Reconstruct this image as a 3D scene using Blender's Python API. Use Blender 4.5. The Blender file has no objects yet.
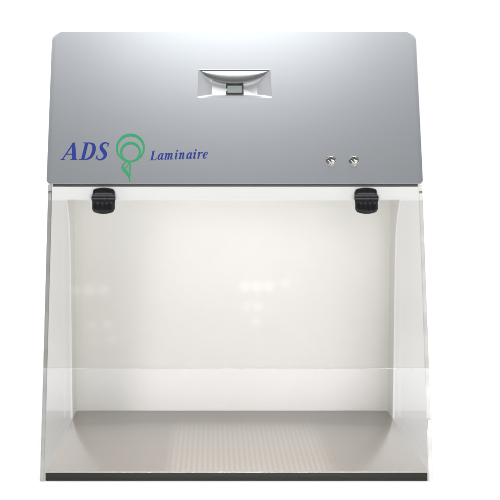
import bpy, bmesh, math
from math import sin, cos, pi, radians, atan, hypot
from mathutils import Vector

scene = bpy.context.scene
COL = scene.collection
ZO = 0.016                      # the ground lies at z = 0, the work surface 16 mm above it

# ------------------------------------------------------------------ materials
def new_mat(name):
    m = bpy.data.materials.new(name)
    m.use_nodes = True
    nt = m.node_tree
    nt.nodes.clear()
    out = nt.nodes.new('ShaderNodeOutputMaterial')
    return m, nt, out

def principled(name, col, rough=.5, metal=0., noise=None, bump=None, spec=.5, coat=0.):
    """noise=(scale xyz, colour spread, roughness spread); bump=(scale xyz, strength, distance)"""
    m, nt, out = new_mat(name)
    p = nt.nodes.new('ShaderNodeBsdfPrincipled')
    p.inputs['Base Color'].default_value = (*col, 1)
    p.inputs['Roughness'].default_value = rough
    p.inputs['Metallic'].default_value = metal
    p.inputs['Specular IOR Level'].default_value = spec
    p.inputs['Coat Weight'].default_value = coat
    nt.links.new(p.outputs[0], out.inputs[0])
    tc = nt.nodes.new('ShaderNodeTexCoord')
    def tex(scale, detail=4):
        mp = nt.nodes.new('ShaderNodeMapping'); mp.inputs['Scale'].default_value = scale
        nt.links.new(tc.outputs['Object'], mp.inputs[0])
        n = nt.nodes.new('ShaderNodeTexNoise'); n.inputs['Scale'].default_value = 1
        n.inputs['Detail'].default_value = detail
        nt.links.new(mp.outputs[0], n.inputs['Vector'])
        return n
    if noise:
        n = tex(noise[0])
        r = nt.nodes.new('ShaderNodeMapRange')
        r.inputs['From Min'].default_value = .3; r.inputs['From Max'].default_value = .7
        r.inputs['To Min'].default_value = 1 - noise[1]; r.inputs['To Max'].default_value = 1 + noise[1]
        nt.links.new(n.outputs['Fac'], r.inputs['Value'])
        mx = nt.nodes.new('ShaderNodeVectorMath'); mx.operation = 'SCALE'
        mx.inputs[0].default_value = col
        nt.links.new(r.outputs[0], mx.inputs['Scale'])
        nt.links.new(mx.outputs[0], p.inputs['Base Color'])
        r2 = nt.nodes.new('ShaderNodeMapRange')
        r2.inputs['From Min'].default_value = .3; r2.inputs['From Max'].default_value = .7
        r2.inputs['To Min'].default_value = rough - noise[2]; r2.inputs['To Max'].default_value = rough + noise[2]
        nt.links.new(n.outputs['Fac'], r2.inputs['Value'])
        nt.links.new(r2.outputs[0], p.inputs['Roughness'])
    if bump:
        n = tex(bump[0], 2)
        b = nt.nodes.new('ShaderNodeBump')
        b.inputs['Strength'].default_value = bump[1]; b.inputs['Distance'].default_value = bump[2]
        nt.links.new(n.outputs['Fac'], b.inputs['Height'])
        nt.links.new(b.outputs[0], p.inputs['Normal'])
    return m

def acrylic(name, tint, gain=.85, rough=0.0, smudge=.0):
    """clear sheet: transparent + mirror by angle (Schlick), the same on both of its faces"""
    m, nt, out = new_mat(name)
    N = nt.nodes.new; L = nt.links.new
    g = N('ShaderNodeNewGeometry')
    d = N('ShaderNodeVectorMath'); d.operation = 'DOT_PRODUCT'
    L(g.outputs['Normal'], d.inputs[0]); L(g.outputs['Incoming'], d.inputs[1])
    a = N('ShaderNodeMath'); a.operation = 'ABSOLUTE'; L(d.outputs['Value'], a.inputs[0])
    s = N('ShaderNodeMath'); s.operation = 'SUBTRACT'; s.inputs[0].default_value = 1; L(a.outputs[0], s.inputs[1])
    pw = N('ShaderNodeMath'); pw.operation = 'POWER'; L(s.outputs[0], pw.inputs[0]); pw.inputs[1].default_value = 5
    ma = N('ShaderNodeMath'); ma.operation = 'MULTIPLY_ADD'; L(pw.outputs[0], ma.inputs[0])
    ma.inputs[1].default_value = .96 * gain; ma.inputs[2].default_value = .04
    t = N('ShaderNodeBsdfTransparent'); t.inputs[0].default_value = (*tint, 1)
    gl = N('ShaderNodeBsdfGlossy'); gl.inputs['Roughness'].default_value = rough
    mx = N('ShaderNodeMixShader')
    L(ma.outputs[0], mx.inputs[0]); L(t.outputs[0], mx.inputs[1]); L(gl.outputs[0], mx.inputs[2])
    last = mx
    if smudge:
        df = N('ShaderNodeBsdfDiffuse'); df.inputs[0].default_value = (.8, .79, .77, 1)
        tc = N('ShaderNodeTexCoord')
        n = N('ShaderNodeTexNoise'); n.inputs['Scale'].default_value = 7; n.inputs['Detail'].default_value = 5
        L(tc.outputs['Object'], n.inputs['Vector'])
        mr = N('ShaderNodeMapRange'); mr.inputs['From Min'].default_value = .4; mr.inputs['From Max'].default_value = .8
        mr.inputs['To Max'].default_value = smudge
        L(n.outputs['Fac'], mr.inputs['Value'])
        m2 = N('ShaderNodeMixShader'); L(mr.outputs[0], m2.inputs[0]); L(mx.outputs[0], m2.inputs[1]); L(df.outputs[0], m2.inputs[2])
        last = m2
    L(last.outputs[0], out.inputs[0])
    return m

def floor_mat():
    """dull steel sheet: brushed from side to side, a striped patch of light painted into its middle, faintly bumped"""
    m, nt, out = new_mat('steel_light_patch')
    N = nt.nodes.new; L = nt.links.new
    p = N('ShaderNodeBsdfPrincipled')
    p.inputs['Metallic'].default_value = FLOOR['metal']
    p.inputs['Roughness'].default_value = FLOOR['rough']
    L(p.outputs[0], out.inputs[0])
    tc = N('ShaderNodeTexCoord')
    sx = N('ShaderNodeSeparateXYZ'); L(tc.outputs['Object'], sx.inputs[0])
    mp = N('ShaderNodeMapping'); mp.inputs['Scale'].default_value = (3, 420, 1); L(tc.outputs['Object'], mp.inputs[0])
    n = N('ShaderNodeTexNoise'); n.inputs['Scale'].default_value = 1; n.inputs['Detail'].default_value = 5
    L(mp.outputs[0], n.inputs['Vector'])
    mr = N('ShaderNodeMapRange'); mr.inputs['From Min'].default_value = .3; mr.inputs['From Max'].default_value = .7
    mr.inputs['To Min'].default_value = .965; mr.inputs['To Max'].default_value = 1.035
    L(n.outputs['Fac'], mr.inputs['Value'])
    sc = N('ShaderNodeVectorMath'); sc.operation = 'SCALE'; sc.inputs[0].default_value = FLOOR['col']
    L(mr.outputs[0], sc.inputs['Scale']); L(sc.outputs[0], p.inputs['Base Color'])
    def math_(op, a, b=None, clamp=False):
        q = N('ShaderNodeMath'); q.operation = op; q.use_clamp = clamp
        for i, v in enumerate((a, b)):
            if v is None: continue
            if isinstance(v, (int, float)): q.inputs[i].default_value = v
            else: L(v, q.inputs[i])
        return q.outputs[0]
    X, Y = sx.outputs['X'], sx.outputs['Y']
    # mask of the light patch painted into the base colour
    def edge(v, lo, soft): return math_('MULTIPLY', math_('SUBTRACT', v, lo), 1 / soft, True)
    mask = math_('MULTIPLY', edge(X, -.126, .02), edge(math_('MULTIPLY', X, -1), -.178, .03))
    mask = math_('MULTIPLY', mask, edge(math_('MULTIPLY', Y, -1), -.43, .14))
    stripe = math_('SINE', math_('MULTIPLY', X, 2 * pi / .0094))
    fin = math_('ADD', 1, math_('MULTIPLY', mask, math_('ADD', FLOOR['lift'], math_('MULTIPLY', stripe, FLOOR['line']))))
    s2 = N('ShaderNodeVectorMath'); s2.operation = 'SCALE'
    L(sc.outputs[0], s2.inputs[0]); L(fin, s2.inputs['Scale']); L(s2.outputs[0], p.inputs['Base Color'])
    h = math_('MULTIPLY', stripe, mask)
    b = N('ShaderNodeBump'); b.inputs['Distance'].default_value = FLOOR['stripe']; b.inputs['Strength'].default_value = 1
    L(h, b.inputs['Height']); L(b.outputs[0], p.inputs['Normal'])
    return m

FLOOR = dict(col=(.553, .515, .480), metal=.8, rough=.26, stripe=.00012, lift=.20, line=.075)
M = {}
M['silver'] = principled('silver_paint', (.705, .735, .77), .29, .92, noise=((6, 700, 700), .005, .005))
M['recess'] = principled('silver_recess', (.70, .71, .735), .32, .6)
M['lip'] = principled('polished_silver', (.74, .75, .77), .2, 1.)
M['white_panel'] = principled('cream_panel', (.81, .80, .777), .45, noise=((3, 3, 3), .01, .03), spec=.35)
M['strip'] = principled('white_strip', (.63, .63, .618), .35)
M['clear'] = acrylic('clear_acrylic', (.982, .982, .98), .80)
M['sash'] = acrylic('sash_acrylic', (.965, .96, .952), .80, rough=.042, smudge=.02)
M['sash_edge'] = acrylic('sash_edge_acrylic', (.97, .97, .965), .8, smudge=.5)
M['edge'] = principled('sawn_acrylic_edge', (.68, .67, .655), .22, noise=((6, 6, 40), .10, .05), spec=.6)
M['edge_shaded'] = principled('shaded_acrylic_edge', (.36, .355, .345), .22, noise=((6, 6, 40), .10, .05), spec=.6)  # darker copy of the same edge, shade painted in for the left panel
M['gap_shade'] = principled('dark_gap_strip', (.035, .035, .03), .5)
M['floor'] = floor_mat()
M['tray_front'] = principled('black_tray_front', (.022, .022, .019), .55, noise=((40, 40, 900), .12, .05), bump=((2, 2, 900), .25, .0006), spec=.2)
M['bright_edge'] = principled('bright_steel_edge', (.60, .59, .57), .25, .6)
M['black'] = principled('black_nylon', (.007, .007, .009), .33, noise=((300, 300, 300), .1, .05), bump=((700, 700, 700), .12, .0004), spec=.32)
M['chrome'] = principled('chrome', (.78, .77, .75), .12, 1.)
M['nickel'] = principled('worn_nickel', (.40, .39, .37), .22, 1.)
M['dark_metal'] = principled('dark_metal', (.12, .12, .12), .3, .8)
M['screen'] = principled('display_glass', (.33, .37, .35), .2)
M['bezel'] = principled('display_bezel', (.03, .03, .03), .4)
M['blue'] = principled('blue_print', (.016, .032, .23), .45, spec=.3)
M['green'] = principled('green_print', (.028, .29, .115), .45, spec=.3)
M['paper'] = principled('white_sweep', (.96, .96, .96), .9, spec=.1)

# ------------------------------------------------------------------ helpers
ROOT = bpy.data.objects.new('laminar_flow_cabinet', None)
COL.objects.link(ROOT)
ROOT['label'] = 'silver hooded laminar flow cabinet with clear acrylic front and sides on white ground'
ROOT['category'] = 'cabinet'

def link(name, bm, mat, parent, smooth=True, lift=True, angle=35):
    bmesh.ops.recalc_face_normals(bm, faces=bm.faces[:])
    me = bpy.data.meshes.new(name)
    bm.to_mesh(me); bm.free()
    if smooth:
        me.polygons.foreach_set('use_smooth', [True] * len(me.polygons))
        me.set_sharp_from_angle(angle=radians(angle))
    for m in (mat if isinstance(mat, (list, tuple)) else [mat]):
        me.materials.append(m)
    o = bpy.data.objects.new(name, me)
    COL.objects.link(o)
    if parent is not None:
        o.parent = parent
        if parent is ROOT: o.location.z = ZO
    return o

def add_box(bm, x0, x1, y0, y1, z0, z1, bevel=0, seg=2):
    r = bmesh.ops.create_cube(bm, size=1)
    vs = r['verts']
    for v in vs:
        v.co = Vector((x0 + (v.co.x + .5) * (x1 - x0), y0 + (v.co.y + .5) * (y1 - y0), z0 + (v.co.z + .5) * (z1 - z0)))
    if bevel:
        es = list({e for v in vs for e in v.link_edges})
        bmesh.ops.bevel(bm, geom=es, offset=bevel, segments=seg, profile=.5, affect='EDGES')
    return vs

def box(name, mat, parent, *a, **k):
    bm = bmesh.new(); add_box(bm, *a, **k)
    return link(name, bm, mat, parent)

def prism(bm, pts, x0, x1):
    """polygon given in (y, z), extruded along x"""
    A = [bm.verts.new((x0, y, z)) for y, z in pts]
    B = [bm.verts.new((x1, y, z)) for y, z in pts]
    n = len(pts)
    bm.faces.new(A[::-1]); bm.faces.new(B)
    for i in range(n):
        bm.faces.new((A[i], A[(i + 1) % n], B[(i + 1) % n], B[i]))

def rrect(x0, x1, s0, s1, radii, seg=8):
    """counter-clockwise rounded rectangle; radii: bottom-left, bottom-right, top-right, top-left"""
    P = []
    for (cx, cy, a0, r) in ((x0, s0, pi, radii[0]), (x1, s0, 1.5 * pi, radii[1]), (x1, s1, 0, radii[2]), (x0, s1, .5 * pi, radii[3])):
        mx = cx + r if cx == x0 else cx - r
        my = cy + r if cy == s0 else cy - r
        for i in range(seg + 1):
            a = a0 + i / seg * pi / 2
            P.append((mx + r * cos(a), my + r * sin(a)))
    return P

# ------------------------------------------------------------------ the hood
W = .3362
HY0, HZ0 = .1487, .4861
TH = radians(20.4856); ST, CT = sin(TH), cos(TH)
SH = .3012
BACK = .49
def H(x, s, n=0.):                                  # point on the leaning hood front
    return Vector((x, HY0 + s * ST - n * CT, HZ0 + s * CT + n * ST))

bm = bmesh.new()
NB = 8; BV = .0018
loops = []
RIM = [(BV * (1 - cos(i / NB * pi / 2)), -.00030 - BV * (1 - sin(i / NB * pi / 2))) for i in range(NB + 1)]
RIM += [(BV + .0012, -.00023), (BV + .0032, -.00010), (BV + .0046, -.00002), (BV + .0056, 0.)]     # shallow rolled border
for ins, dep in RIM:
    rt = .0215 - ins; rb = .0085 - ins
    pts = rrect(-W - .0028 + ins, W + .0008 - ins, ins * .05, SH - ins * .5, (max(rb, .0012), max(rb, .0012), rt, rt))
    loops.append([bm.verts.new(H(x, s, dep)) for x, s in pts])
n = len(loops[0])
for a, b in zip(loops, loops[1:]):
    for i in range(n):
        bm.faces.new((a[i], a[(i + 1) % n], b[(i + 1) % n], b[i]))
rear = [bm.verts.new((v.co.x, BACK, v.co.z)) for v in loops[0]]
for i in range(n):
    bm.faces.new((loops[0][(i + 1) % n], loops[0][i], rear[i], rear[(i + 1) % n]))
bm.faces.new(rear)
# the pocket: four-cornered mouth, smaller floor further in
MO = [(-.0690, .1652), (.0682, .1652), (.0655, .2222), (-.0670, .2222)]
IN = [(-.0430, .1772), (.0425, .1772), (.0410, .2150), (-.0420, .2150)]
DEP = .0125
TILT = .16                                          # the pocket's floor is deeper at its foot
def dep(s): return DEP - TILT * (s - .196)
def round_poly(P, r, seg=4):
    out = []
    m = len(P)
    for i in range(m):
        p0, p, p1 = Vector(P[i - 1]), Vector(P[i]), Vector(P[(i + 1) % m])
        a = p + (p0 - p).normalized() * r; b = p + (p1 - p).normalized() * r
        for k in range(seg + 1):
            t = k / seg
            out.append(tuple((1 - t) ** 2 * a + 2 * t * (1 - t) * p + t * t * b))
    return out
mo = round_poly(MO, .004)
mo_in = round_poly([(x * .978, .1937 + (s - .1937) * .955) for x, s in MO], .004)
inn = round_poly(IN, .004)
mouth = [bm.verts.new(H(x, s, 0)) for x, s in mo]
# front face with its opening
edges = []
for L_ in (loops[-1], mouth):
    for i in range(len(L_)):
        e = bm.edges.get((L_[i], L_[(i + 1) % len(L_)])) or bm.edges.new((L_[i], L_[(i + 1) % len(L_)]))
        edges.append(e)
bmesh.ops.triangle_fill(bm, use_beauty=True, use_dissolve=False, edges=edges, normal=Vector((0, -CT, ST)))
# drop anything that filled the mouth itself
ms = set(mouth)
for f in [f for f in bm.faces if all(v in ms for v in f.verts)]:
    bm.faces.remove(f)
bm.normal_update()
hood = link('hood', bm, M['silver'], ROOT, angle=30)
for pl in hood.data.polygons:                       # the flat front keeps one straight normal
    if abs(pl.normal.dot(Vector((0, -CT, ST)))) > .9999: pl.use_smooth = False

# pocket walls and floor
bm = bmesh.new()
rings = [[bm.verts.new(H(x, s, d if d > -.01 else -dep(s))) for x, s in P] for P, d in ((mo, 0.), (mo_in, -.0012), (inn, -DEP))]
k = len(rings[0])
for a, b in zip(rings, rings[1:]):
    for i in range(k):
        bm.faces.new((a[i], a[(i + 1) % k], b[(i + 1) % k], b[i]))
bm.faces.new(rings[-1])
bmesh.ops.recalc_face_normals(bm, faces=bm.faces[:])
me_rev = [f for f in bm.faces]
rec = link('finger_recess', bm, M['recess'], hood, angle=75)
rec.data.flip_normals() if rec.data.polygons[-1].normal.dot(Vector((0, -CT, ST))) < 0 else None

# the lip: a faintly domed metal flap hanging from the pocket's upper edge
bm = bmesh.new(); bm2 = bmesh.new()
NX, NS = 48, 14
def bow(t): return max(0.0, 1 - abs(t) ** 2.25)
grid = []; lip_shade = []
for i in range(NX + 1):
    t = -1 + 2 * i / NX
    x = -.0005 + .0640 * t
    S = .0222 * bow(t)
    n0 = -.0016
    row = []
    for j in range(NS + 1):
        q = j / NS
        row.append(bm.verts.new(H(x, .2202 - S * q, n0 + S * (.12 * q - .120 * q * q))))
    grid.append(row)
    e = n0
    lip_shade.append([bm2.verts.new(H(x, .2202 - S, e)), bm2.verts.new(H(x, .2202 - S - .0022 * min(1, bow(t) * 2), e - .0008)), bm2.verts.new(H(x, .2202 - S - .0010 * min(1, bow(t) * 2), -.0150))])
for G, b_m in ((grid, bm), (lip_shade, bm2)):
    for i in range(NX):
        for j in range(len(G[0]) - 1):
            b_m.faces.new((G[i][j], G[i + 1][j], G[i + 1][j + 1], G[i][j + 1]))
    bmesh.ops.remove_doubles(b_m, verts=b_m.verts[:], dist=1e-6)
lip = link('recess_lip', bm, M['lip'], hood, angle=60)
link('recess_lip_shade', bm2, M['dark_metal'], hood, angle=60)  # dark strip painting in the shade under the lip
# dark plate painting in the shadow gap along the pocket's upper edge
bm = bmesh.new()
q = [(-.0655, .2192), (.0640, .2192), (.0640, .2216), (-.0655, .2216)]
A = [bm.verts.new(H(x, s, -.0008)) for x, s in q]; B = [bm.verts.new(H(x, s, -.004)) for x, s in q]
bm.faces.new(A)
for i in range(4): bm.faces.new((A[i], B[i], B[(i + 1) % 4], A[(i + 1) % 4]))
link('recess_top_shade', bm, M['dark_metal'], hood)

# the little display on the pocket floor
def hood_block(bm, x0, x1, s0, s1, n0, n1, r=.0006):
    P = rrect(x0, x1, s0, s1, (r,) * 4, 3)
    A = [bm.verts.new(H(x, s, n1 + DEP - dep(s))) for x, s in P]; B = [bm.verts.new(H(x, s, n0 + DEP - dep(s))) for x, s in P]
    bm.faces.new(A); bm.faces.new(B[::-1])
    for i in range(len(P)): bm.faces.new((A[i], B[i], B[(i + 1) % len(P)], A[(i + 1) % len(P)]))
bm = bmesh.new()
x0, x1, s0, s1 = -.0158, .0160, .1785, .1965
fr = .0021
hood_block(bm, x0, x1, s1 - fr, s1, -DEP, -DEP + .003); hood_block(bm, x0, x1, s0, s0 + fr, -DEP, -DEP + .003)
hood_block(bm, x0, x0 + fr, s0 + fr, s0 + .0062, -DEP, -DEP + .003); hood_block(bm, x0, x0 + fr, s1 - .0062, s1 - fr, -DEP, -DEP + .003)
hood_block(bm, x1 - fr, x1, s0 + fr, s1 - fr, -DEP, -DEP + .003)
link('display_frame', bm, M['bezel'], hood)
bm = bmesh.new(); hood_block(bm, x0 + fr, x1 - fr, s0 + fr, s1 - fr, -DEP, -DEP + .0016)
link('display_screen', bm, M['screen'], hood)

# ------------------------------------------------------------------ printing on the hood
def catmull(P, sub=7):
    if len(P) == 2: return P
    out = []
    for i in range(len(P) - 1):
        p0 = P[max(i - 1, 0)]; p1 = P[i]; p2 = P[i + 1]; p3 = P[min(i + 2, len(P) - 1)]
        for k in range(sub):
            t = k / sub
            out.append(tuple(.5 * (2 * b + (c - a) * t + (2 * a - 5 * b + 4 * c - d) * t * t + (3 * b - a - 3 * c + d) * t ** 3)
                             for a, b, c, d in zip(p0, p1, p2, p3)))
    out.append(P[-1])
    return out

LAYER = [0]
def stroke(bm, P, tf):
    """a pen stroke of varying half width (x, y, half width), its thickness lying on the hood front"""
    LAYER[0] += 1
    n1 = .00025 + (LAYER[0] % 40) * .000004
    C = catmull(P)
    Lf, Rt = [], []
    for i, (x, y, w) in enumerate(C):
        a = C[max(i - 1, 0)]; b = C[min(i + 1, len(C) - 1)]
        dx, dy = b[0] - a[0], b[1] - a[1]; l = hypot(dx, dy) or 1
        nx, ny = -dy / l, dx / l
        w = max(w, .4)
        Lf.append(bm.verts.new(H(*tf(x + nx * w, y + ny * w), n1))); Rt.append(bm.verts.new(H(*tf(x - nx * w, y - ny * w), n1)))
    for i in range(len(C) - 1):
        bm.faces.new((Lf[i], Rt[i], Rt[i + 1], Lf[i + 1]))

def blob(bm, P, tf, close=True):
    LAYER[0] += 1
    n1 = .00025 + (LAYER[0] % 40) * .000004
    vs = [bm.verts.new(H(*tf(x, y), n1)) for x, y in P]
    bm.faces.new(vs)

def vtaper(x0, y0, x1, y1, w): return [(x0, y0, w), (x1, y1, w)]
GL = {
 'A': (94, [[(5, 1, 3.4), (47, 98, 4.4)], [(45, 99, 6), (52, 75, 10), (73, 3, 11)], [(22, 33, 2.8), (70, 33, 2.8)], [(-5, 2.4, 2.4), (20, 2.4, 2.4)], [(52, 2.4, 2.4), (92, 2.4, 2.4)]]),
 'D': (88, [[(24, 2, 9.5), (24, 98, 9.5)], [(2, 97.8, 2.2), (36, 97.8, 2.2)], [(2, 2.2, 2.2), (36, 2.2, 2.2)],
            [(24, 97, 3), (42, 96.5, 3.5), (62, 88, 7), (72, 71, 9.5), (75, 50, 10.5), (72, 29, 9.5), (62, 12, 7), (42, 3.5, 3.5), (24, 3, 3)]]),
 'S': (66, [[(58, 77, 2), (54, 90, 2.6), (42, 98, 3.6), (26, 93, 6.5), (19, 79, 9), (27, 62, 10), (43, 47, 10.5), (54, 31, 10), (53, 15, 8.5), (41, 4, 5.5), (26, 1.5, 3.6), (13, 9, 2.8), (8, 26, 2.2)],
            [(58, 98, 2.2), (58, 74, 2.4)], [(7, 2, 2.2), (8, 28, 2.4)]]),
 'L': (72, [[(24, 2, 10), (24, 98, 10)], [(3, 97.5, 2.6), (46, 97.5, 2.6)], [(2, 2.6, 2.6), (62, 2.6, 3)], [(60, 2, 3.4), (69, 12, 3), (73, 30, 1.8)]]),
 'a': (66, [[(45, 58, 3), (35, 66, 4.4), (22, 59, 7), (14, 38, 8.5), (14, 16, 8), (23, 5, 5), (34, 12, 4.2), (46, 32, 3)], [(51, 69, 8.5), (48, 40, 8.5), (48, 12, 8), (54, 4, 5), (61, 8, 3.4), (66, 17, 2)]]),
 'm': (102, [[(3, 56, 2), (9, 65, 4), (18, 66, 7), (20, 55, 8.5), (18, 0, 8.5)], [(20, 36, 2.4), (32, 60, 4), (42, 66, 7), (48, 54, 8.5), (46, 0, 8.5)],
             [(48, 36, 2.4), (60, 60, 4), (70, 66, 7), (76, 54, 8.5), (74, 16, 8.5), (78, 5, 6), (86, 5, 3.4), (93, 15, 2)]]),
 'n': (74, [[(3, 56, 2), (9, 65, 4), (18, 66, 7), (20, 55, 8.5), (18, 0, 8.5)], [(20, 36, 2.4), (32, 60, 4), (42, 66, 7), (48, 54, 8.5), (46, 16, 8.5), (50, 5, 6), (58, 5, 3.4), (65, 15, 2)]]),
 'i': (40, [[(2, 54, 2), (8, 64, 4), (17, 66, 7), (19, 55, 8.5), (17, 16, 8.5), (21, 5, 6), (29, 5, 3.4), (36, 15, 2)]]),
 'r': (54, [[(3, 56, 2), (9, 65, 4), (18, 66, 7), (20, 55, 8.5), (18, 0, 8.5)], [(20, 36, 2.4), (31, 58, 4), (41, 66, 6), (49, 62, 7.5), (50, 56, 6)]]),
 'e': (56, [[(16, 31, 2.6), (32, 36, 3.2), (45, 51, 5), (41, 66, 4), (29, 67, 4.6), (16, 52, 8), (11, 30, 9), (18, 9, 7.4), (31, 4, 4.4), (47, 17, 2)]]),
}
def letter_run(name, word, x, s, cap, gap, slope, shear, mat, wide=1.):
    bm = bmesh.new()
    k = cap / 100
    pen = 0
    ca, sa = cos(slope), sin(slope)
    for ch in word:
        adv, strokes = GL[ch]
        def tf(gx, gy, pen=pen):
            u, v = (pen + gx * wide + gy * shear) * k, gy * k
            return x + u * ca - v * sa, s + u * sa + v * ca
        for st in strokes: stroke(bm, st, tf)
        if ch == 'i':
            blob(bm, [(20 + 10 * cos(a * pi / 8), 92 + 10 * sin(a * pi / 8)) for a in range(16)], tf)
        pen += adv * wide + gap
    return link(name, bm, mat, hood, smooth=False)
letter_run('lettering', 'ADS', -.3135, .0455, .0335, 4, radians(.2), .21, M['blue'], .94)
letter_run('lettering', 'Laminaire', -.1548, .0452, .0176, 3, radians(1.9), .22, M['blue'])

# the flower emblem (in millimetres about the ring centre)
bm = bmesh.new()
EX, ES = -.1893, .0690
etf = lambda x, y: (EX + x * .001, ES + y * .00104)
def ring(bm, cx, cy, R, hx, hy, r, seg=72):
    LAYER[0] += 1; n1 = .00025 + (LAYER[0] % 40) * .000004
    A = [bm.verts.new(H(*etf(cx + R * cos(2 * pi * i / seg), cy + R * sin(2 * pi * i / seg)), n1)) for i in range(seg)]
    B = [bm.verts.new(H(*etf(hx + r * cos(2 * pi * i / seg), hy + r * sin(2 * pi * i / seg)), n1)) for i in range(seg)]
    for i in range(seg): bm.faces.new((A[i], A[(i + 1) % seg], B[(i + 1) % seg], B[i]))
ring(bm, 0, 0, 26.2, 0, -1.3, 22.5)
ring(bm, .3, -7.6, 18.7, .4, -8.6, 14.9)
stroke(bm, [(0, -24, 1.5), (-.2, -45, 1.4), (-.4, -62, .8)], etf)
blob(bm, [(-6, -24.5), (-10.5, -27), (-14.5, -31.5), (-15.6, -36), (-14, -41), (-9.5, -46), (-5, -51), (-1.2, -57), (-.6, -53), (-2.2, -46.5),
          (-5.4, -41), (-9.5, -37.8), (-11.4, -34.6), (-10.6, -30.6), (-7.4, -27.4)], etf)
stroke(bm, [(-5, -24.5, .9), (-3.2, -29, .9), (-5.0, -34, .8), (-9, -37.6, .8)], etf)
link('emblem', bm, M['green'], hood, smooth=False)

# ------------------------------------------------------------------ toggle switches
def lathe(bm, prof, fr, seg=28):
    """prof: (radius, height); fr maps (a, b, h) to a point"""
    R = [[bm.verts.new(fr(r * cos(2 * pi * i / seg), r * sin(2 * pi * i / seg), h)) for i in range(seg)] for r, h in prof if r > 0]
    for a, b in zip(R, R[1:]):
        for i in range(seg): bm.faces.new((a[i], a[(i + 1) % seg], b[(i + 1) % seg], b[i]))
    bm.faces.new(R[-1])
def tube(bm, A, B, ra, rb, seg=16, cap=True):
    d = (B - A).normalized(); u = d.orthogonal().normalized(); v = d.cross(u)
    L_ = []
    for t, r in ((0, ra), (1, rb), (1 + .35 * rb / (B - A).length, rb * .86), (1 + .75 * rb / (B - A).length, rb * .5)):
        c = A + (B - A) * t
        L_.append([bm.verts.new(c + (u * cos(2 * pi * i / seg) + v * sin(2 * pi * i / seg)) * r) for i in range(seg)])
    for a, b in zip(L_, L_[1:]):
        for i in range(seg): bm.faces.new((a[i], a[(i + 1) % seg], b[(i + 1) % seg], b[i]))
    bm.faces.new(L_[0][::-1]); bm.faces.new(L_[-1])
def toggle(x, s):
    bm = bmesh.new()
    fr = lambda a, b, h: H(x + a, s + b, h)
    # hexagonal nut, washer and threaded collar
    lathe(bm, [(.0092, 0), (.0092, .0006), (.0088, .0009)], fr, 32)
    lathe(bm, [(.0084, .0009), (.0084, .0018), (.0078, .0022)], fr, 6)
    lathe(bm, [(.0062, .0022), (.0062, .0044), (.0056, .0050), (.0046, .0046), (.0036, .0026)], fr, 28)
    sw = link('toggle_switch', bm, M['nickel'], hood, angle=30)
    bm = bmesh.new()
    tube(bm, H(x, s, .0024), H(x + .0028, s - .0060, .0086), .0017, .0026)
    return sw, link('toggle_lever', bm, M['chrome'], hood, angle=50)
toggle(.1725, .0452)
toggle(.2135, .0452)

# dark strip standing in for the shaded gap under the hood's front edge
box('hood_gap_shade', M['gap_shade'], ROOT, -.3270, .3270,   .1484, .162, .4814, .4859, bevel=.0008)

# ------------------------------------------------------------------ working chamber
SL = .307
fy = lambda z: SL * z
WO, WI = .3352, .3282            # outer and inner face of the side panels
def side_panel(sg):
    a, b = sorted((sg * WO, sg * WI))
    bm = bmesh.new()
    prism(bm, [(fy(0) + .003, -.0155), (fy(.4850) + .003, .4850), (.4795, .4850), (.4795, -.0155)], a, b)
    o = link('side_panel', bm, M['clear'], ROOT, smooth=False)
    bm = bmesh.new()          # the sawn front edge of the sheet
    prism(bm, [(fy(0), -.0158), (fy(.4852), .4852), (fy(.4852) + .0028, .4852), (fy(0) + .0028, -.0158)], a - .0002, b + .0002)
    bmesh.ops.recalc_face_normals(bm, faces=bm.faces[:])
    bmesh.ops.bevel(bm, geom=[e for e in bm.edges if abs(e.verts[0].co.z - e.verts[1].co.z) > .2], offset=.0012, segments=2, affect='EDGES')
    e = link('panel_edge', bm, M['edge'] if sg > 0 else M['edge_shaded'], o)
    bm = bmesh.new()          # small pin that holds the panel under the hood
    c = Vector((sg * (WO + WI) / 2, fy(.4715) - .0005, .4715))
    add_box(bm, c.x - .0026, c.x + .0026, c.y - .0012, c.y + .001, c.z - .0016, c.z + .0016, bevel=.0008)
    link('panel_pin', bm, M['dark_metal'], o)
    return o
SP = side_panel(-1); SP2 = side_panel(1)
# small clip on the right panel edge
box('edge_clip', M['edge'], SP2, WI + .0006, WO + .0005, fy(.078) - .0010, fy(.078) + .003, .0690, .0860, bevel=.0008)

# rear panel, with wings turned forward at its top corners
bm = bmesh.new()
add_box(bm, -.3350, .3350, .4800, .4860, -.0150, .4855, bevel=.0008)
for sg in (-1, 1):
    poly = [(.4802, .0006), (.4080, .0006), (.4060, .330), (.4030, .368), (.396, .393), (.383, .416), (.364, .438), (.347, .455), (.340, .468), (.340, .4788), (.4802, .4788)]
    a, b = sorted((sg * .3262, sg * .3278))
    prism(bm, poly, a, b)
link('back_panel', bm, M['white_panel'], ROOT, angle=30)

# fixed strip above the sash
bm = bmesh.new()
prism(bm, [(fy(.4585), .4585), (fy(.4808), .4808), (fy(.4808) + .005, .4808), (fy(.4585) + .005, .4585)], -.3280, .3280)
link('fixed_strip', bm, M['strip'], ROOT, angle=30)

# the hinged sash
bm = bmesh.new()
g = .0056
prism(bm, [(fy(.1712) - g, .1712), (fy(.4570) - g, .4570), (fy(.4570) - .0006, .4570), (fy(.1712) - .0006, .1712)], -.3340, .3340)
sash = link('front_sash', bm, M['sash'], ROOT, smooth=False)
bm = bmesh.new()              # polished lower edge
prism(bm, [(fy(.1695) - g, .1695), (fy(.1710) - g, .1710), (fy(.1710) - .0006, .1710), (fy(.1695) - .0006, .1695)], -.3340, .3340)
link('sash_edge', bm, M['sash_edge'], sash)

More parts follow.
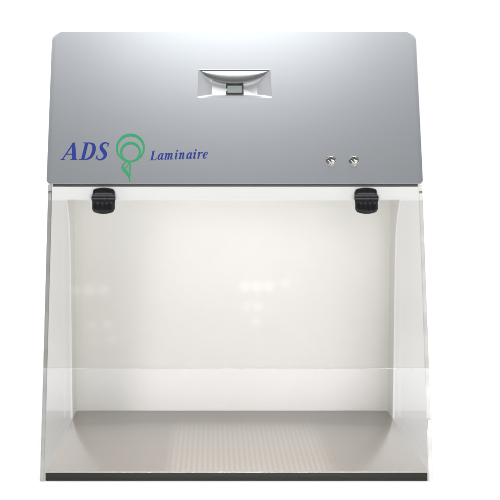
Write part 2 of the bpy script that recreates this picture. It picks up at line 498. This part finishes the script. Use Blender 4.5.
# ------------------------------------------------------------------ hinges
FA = atan(SL); SF, CF = sin(FA), cos(FA)
def F(x, s, n=0.):              # on the leaning front, s measured along the slope from z = 0
    return Vector((x, s * SF - n * CF, s * CF + n * SF))
SK = .4588 / CF                 # knuckle line
def leaf(bm, x0, x1, s_in, s_out, bow, n0, n1, ribs=0):
    """a hinge leaf: straight at the knuckle, bowed at its free end, domed front"""
    NXx, NY = 30, 12
    top = [];
    for i in range(NXx + 1):
        t = i / NXx; x = x0 + (x1 - x0) * t
        c = 1 - (2 * t - 1) ** 2
        cor = (max(0, abs(2 * t - 1) - .80) / .20) ** 2 * .0045       # rounded corners
        end = s_out + (bow * c - cor) * (1 if s_out > s_in else -1)
        col = []
        for j in range(NY + 1):
            q = j / NY
            s = s_in + (end - s_in) * q
            edge = min(1, min(q * 1.0 + .6, (1 - q) * 6, t * 12, (1 - t) * 12))
            nn = n0 + (n1 - n0) * (max(0, edge) ** .5)
            if ribs and .25 < q < .93:
                nn += .0006 * (1 if (t * ribs) % 1 < .6 else -1) * min(1, (q - .25) * 8)
            col.append(bm.verts.new(F(x, s, nn)))
        top.append(col)
    base = [[bm.verts.new(F(*(lambda p: (p[0], p[1]))(back(v.co)), n0 - .0002)) for v in col] for col in top]
    for G, rv in ((top, False), (base, True)):
        for i in range(NXx):
            for j in range(NY):
                f = (G[i][j], G[i + 1][j], G[i + 1][j + 1], G[i][j + 1])
                bm.faces.new(f[::-1] if rv else f)
    for i in range(NXx):
        for j in (0, NY):
            bm.faces.new((top[i][j], top[i + 1][j], base[i + 1][j], base[i][j]))
    for j in range(NY):
        for i in (0, NXx):
            bm.faces.new((top[i][j], top[i][j + 1], base[i][j + 1], base[i][j]))
def back(co): return co.x, co.y * SF + co.z * CF
def hinge(cx):
    hw = .0205
    bm = bmesh.new()
    def fr(a, b, h, x0=cx - hw - .0006): return F(x0 + h, SK + a, .0085 + b)
    L_ = 2 * (hw + .0006)
    lathe(bm, [(.0030, -.0002), (.0056, .0004), (.0064, .0012), (.0064, L_ * .33), (.0060, L_ * .335), (.0060, L_ * .345), (.0064, L_ * .35), (.0064, L_ * .65), (.0060, L_ * .655), (.0060, L_ * .665), (.0064, L_ * .67), (.0064, L_ - .0012), (.0056, L_ - .0004), (.0030, L_ + .0002)], fr, 24)
    hg = link('hinge', bm, M['black'], ROOT, angle=40)
    bm = bmesh.new(); leaf(bm, cx - hw - .0001, cx + hw - .0001, SK + .003, SK + .0168, .0046, .0002, .0100)
    link('hinge_leaf', bm, M['black'], hg, angle=40)
    bm = bmesh.new(); leaf(bm, cx - hw, cx + hw, SK - .003, SK - .0232, .0050, .0060, .0128, ribs=5)
    link('hinge_leaf', bm, M['black'], hg, angle=40)
hinge(-.2350)
hinge(.2332)

# ------------------------------------------------------------------ work surface
bm = bmesh.new()
add_box(bm, -.3268, .3268, .0065, .4790, -.0022, 0, bevel=.0006)
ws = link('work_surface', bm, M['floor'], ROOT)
box('surface_edge', M['bright_edge'], ws, -.3266, .3266, .0030, .0062, -.0015, .0003, bevel=.0006)
box('tray_front', M['tray_front'], ws, -.3262, .3262, .0032, .0120, -.0158, -.0018, bevel=.0008)

# ------------------------------------------------------------------ the white sweep it stands on
bm = bmesh.new()
prof = [(-5.0, 0.0), (2.0, 0.0)]
R_ = 1.2
for i in range(1, 17):
    a = i / 16 * pi / 2
    prof.append((2.0 + R_ * sin(a), R_ - R_ * cos(a)))
prof.append((3.2, 5.0))
rows = [[bm.verts.new((x, y, z)) for y, z in prof] for x in (-4.5, 4.5)]
for j in range(len(prof) - 1):
    bm.faces.new((rows[0][j], rows[1][j], rows[1][j + 1], rows[0][j + 1]))
gr = link('backdrop', bm, M['paper'], None, angle=60)
if gr.data.polygons[0].normal.z < 0: gr.data.flip_normals()
gr['kind'] = 'structure'

# ------------------------------------------------------------------ light
wd = bpy.data.worlds.new('World'); scene.world = wd; wd.use_nodes = True
bg = wd.node_tree.nodes['Background']
bg.inputs[0].default_value = (.96, .98, 1, 1); bg.inputs[1].default_value = .14

def area(name, loc, target, sx, sy, radiance, col=(1, 1, 1), spread=180, rot=None):
    l = bpy.data.lights.new(name, 'AREA'); l.shape = 'RECTANGLE'; l.size = sx; l.size_y = sy
    l.energy = radiance * pi * sx * sy; l.color = col; l.spread = radians(spread)
    o = bpy.data.objects.new(name, l); COL.objects.link(o); o.location = loc
    o.rotation_euler = (Vector(target) - Vector(loc)).to_track_quat('-Z', 'Y').to_euler()
    return o
area('softbox_light', (.03, -1.24, 2.56), (.02, .22, .77), .84, .45, 2.4)
area('front_light', (.15, -2.6, .29), (0, .3, .25), 2.6, .56, 10.2)
area('overhead_light', (0, .3, 3.0), (0, .3, 0), 5.0, 3.2, 2.5)
for sx in (-1, 1):
    area('backdrop_light', (sx * 2.4, .9, 1.6), (sx * .5, 3.2, .9), 1.2, 2.2, 2.5)
b_ = area('beam_light', (.10, -2.5, .30), (.047, .48, .10), .47, .64, .20, (1, 1, 1), spread=2.8)
b_.rotation_euler.rotate_axis('Z', radians(-6))
area('side_light', (-2.0, -.55, .36), (.25, .25, .05), .9, .6, 3.6)
area('side_light', (2.0, -.55, .36), (-.25, .25, .05), .9, .6, 4.6)
# unseen lamp under the hood's ceiling, put in to light the chamber
area('unseen_chamber_light', (.025, .26, .494), (.025, .26, 0), .50, .2, .35, (1, .985, .96))

# small ceiling downlights far behind the photographer, mirrored faintly in the sash
for x, z, d, st in ((-.595, 1.598, .040, 1.), (-.540, 1.598, .046, 1.), (-.481, 1.598, .044, 1.1), (-.522, 1.442, .030, .8), (-.460, 1.442, .034, .9), (-.512, 1.376, .026, .7), (-.440, 1.376, .030, .9),
                    (.091, 1.615, .046, 1.2), (.140, 1.615, .046, 1.3), (.189, 1.615, .046, 1.3), (.258, 1.628, .038, .8), (.096, 1.522, .034, .9), (.141, 1.522, .036, 1.), (.133, 1.455, .034, .9)):
    o = area('room_light', (x, -2.4, z), (x, 0, z - .75), d, d, 1.0 * st)
    o.data.shape = 'DISK'

# ------------------------------------------------------------------ camera
cam = bpy.data.cameras.new('camera')
co = bpy.data.objects.new('camera', cam); COL.objects.link(co)
co.location = (-.04118, -2.03492, .56023 + ZO)
co.rotation_euler = (radians(90 - 5.04636), 0, 0)
cam.sensor_width = 36; cam.lens = 36 * 1217.85 / 500
cam.shift_x = 37.615 / 500
cam.clip_end = 100
scene.camera = co

scene.view_settings.view_transform = 'Standard'
scene.view_settings.look = 'None'
scene.view_settings.exposure = 0
scene.view_settings.gamma = 1
c = scene.cycles
c.max_bounces = 14; c.transparent_max_bounces = 32; c.glossy_bounces = 8; c.diffuse_bounces = 6
c.use_denoising = True
c.sample_clamp_indirect = 8
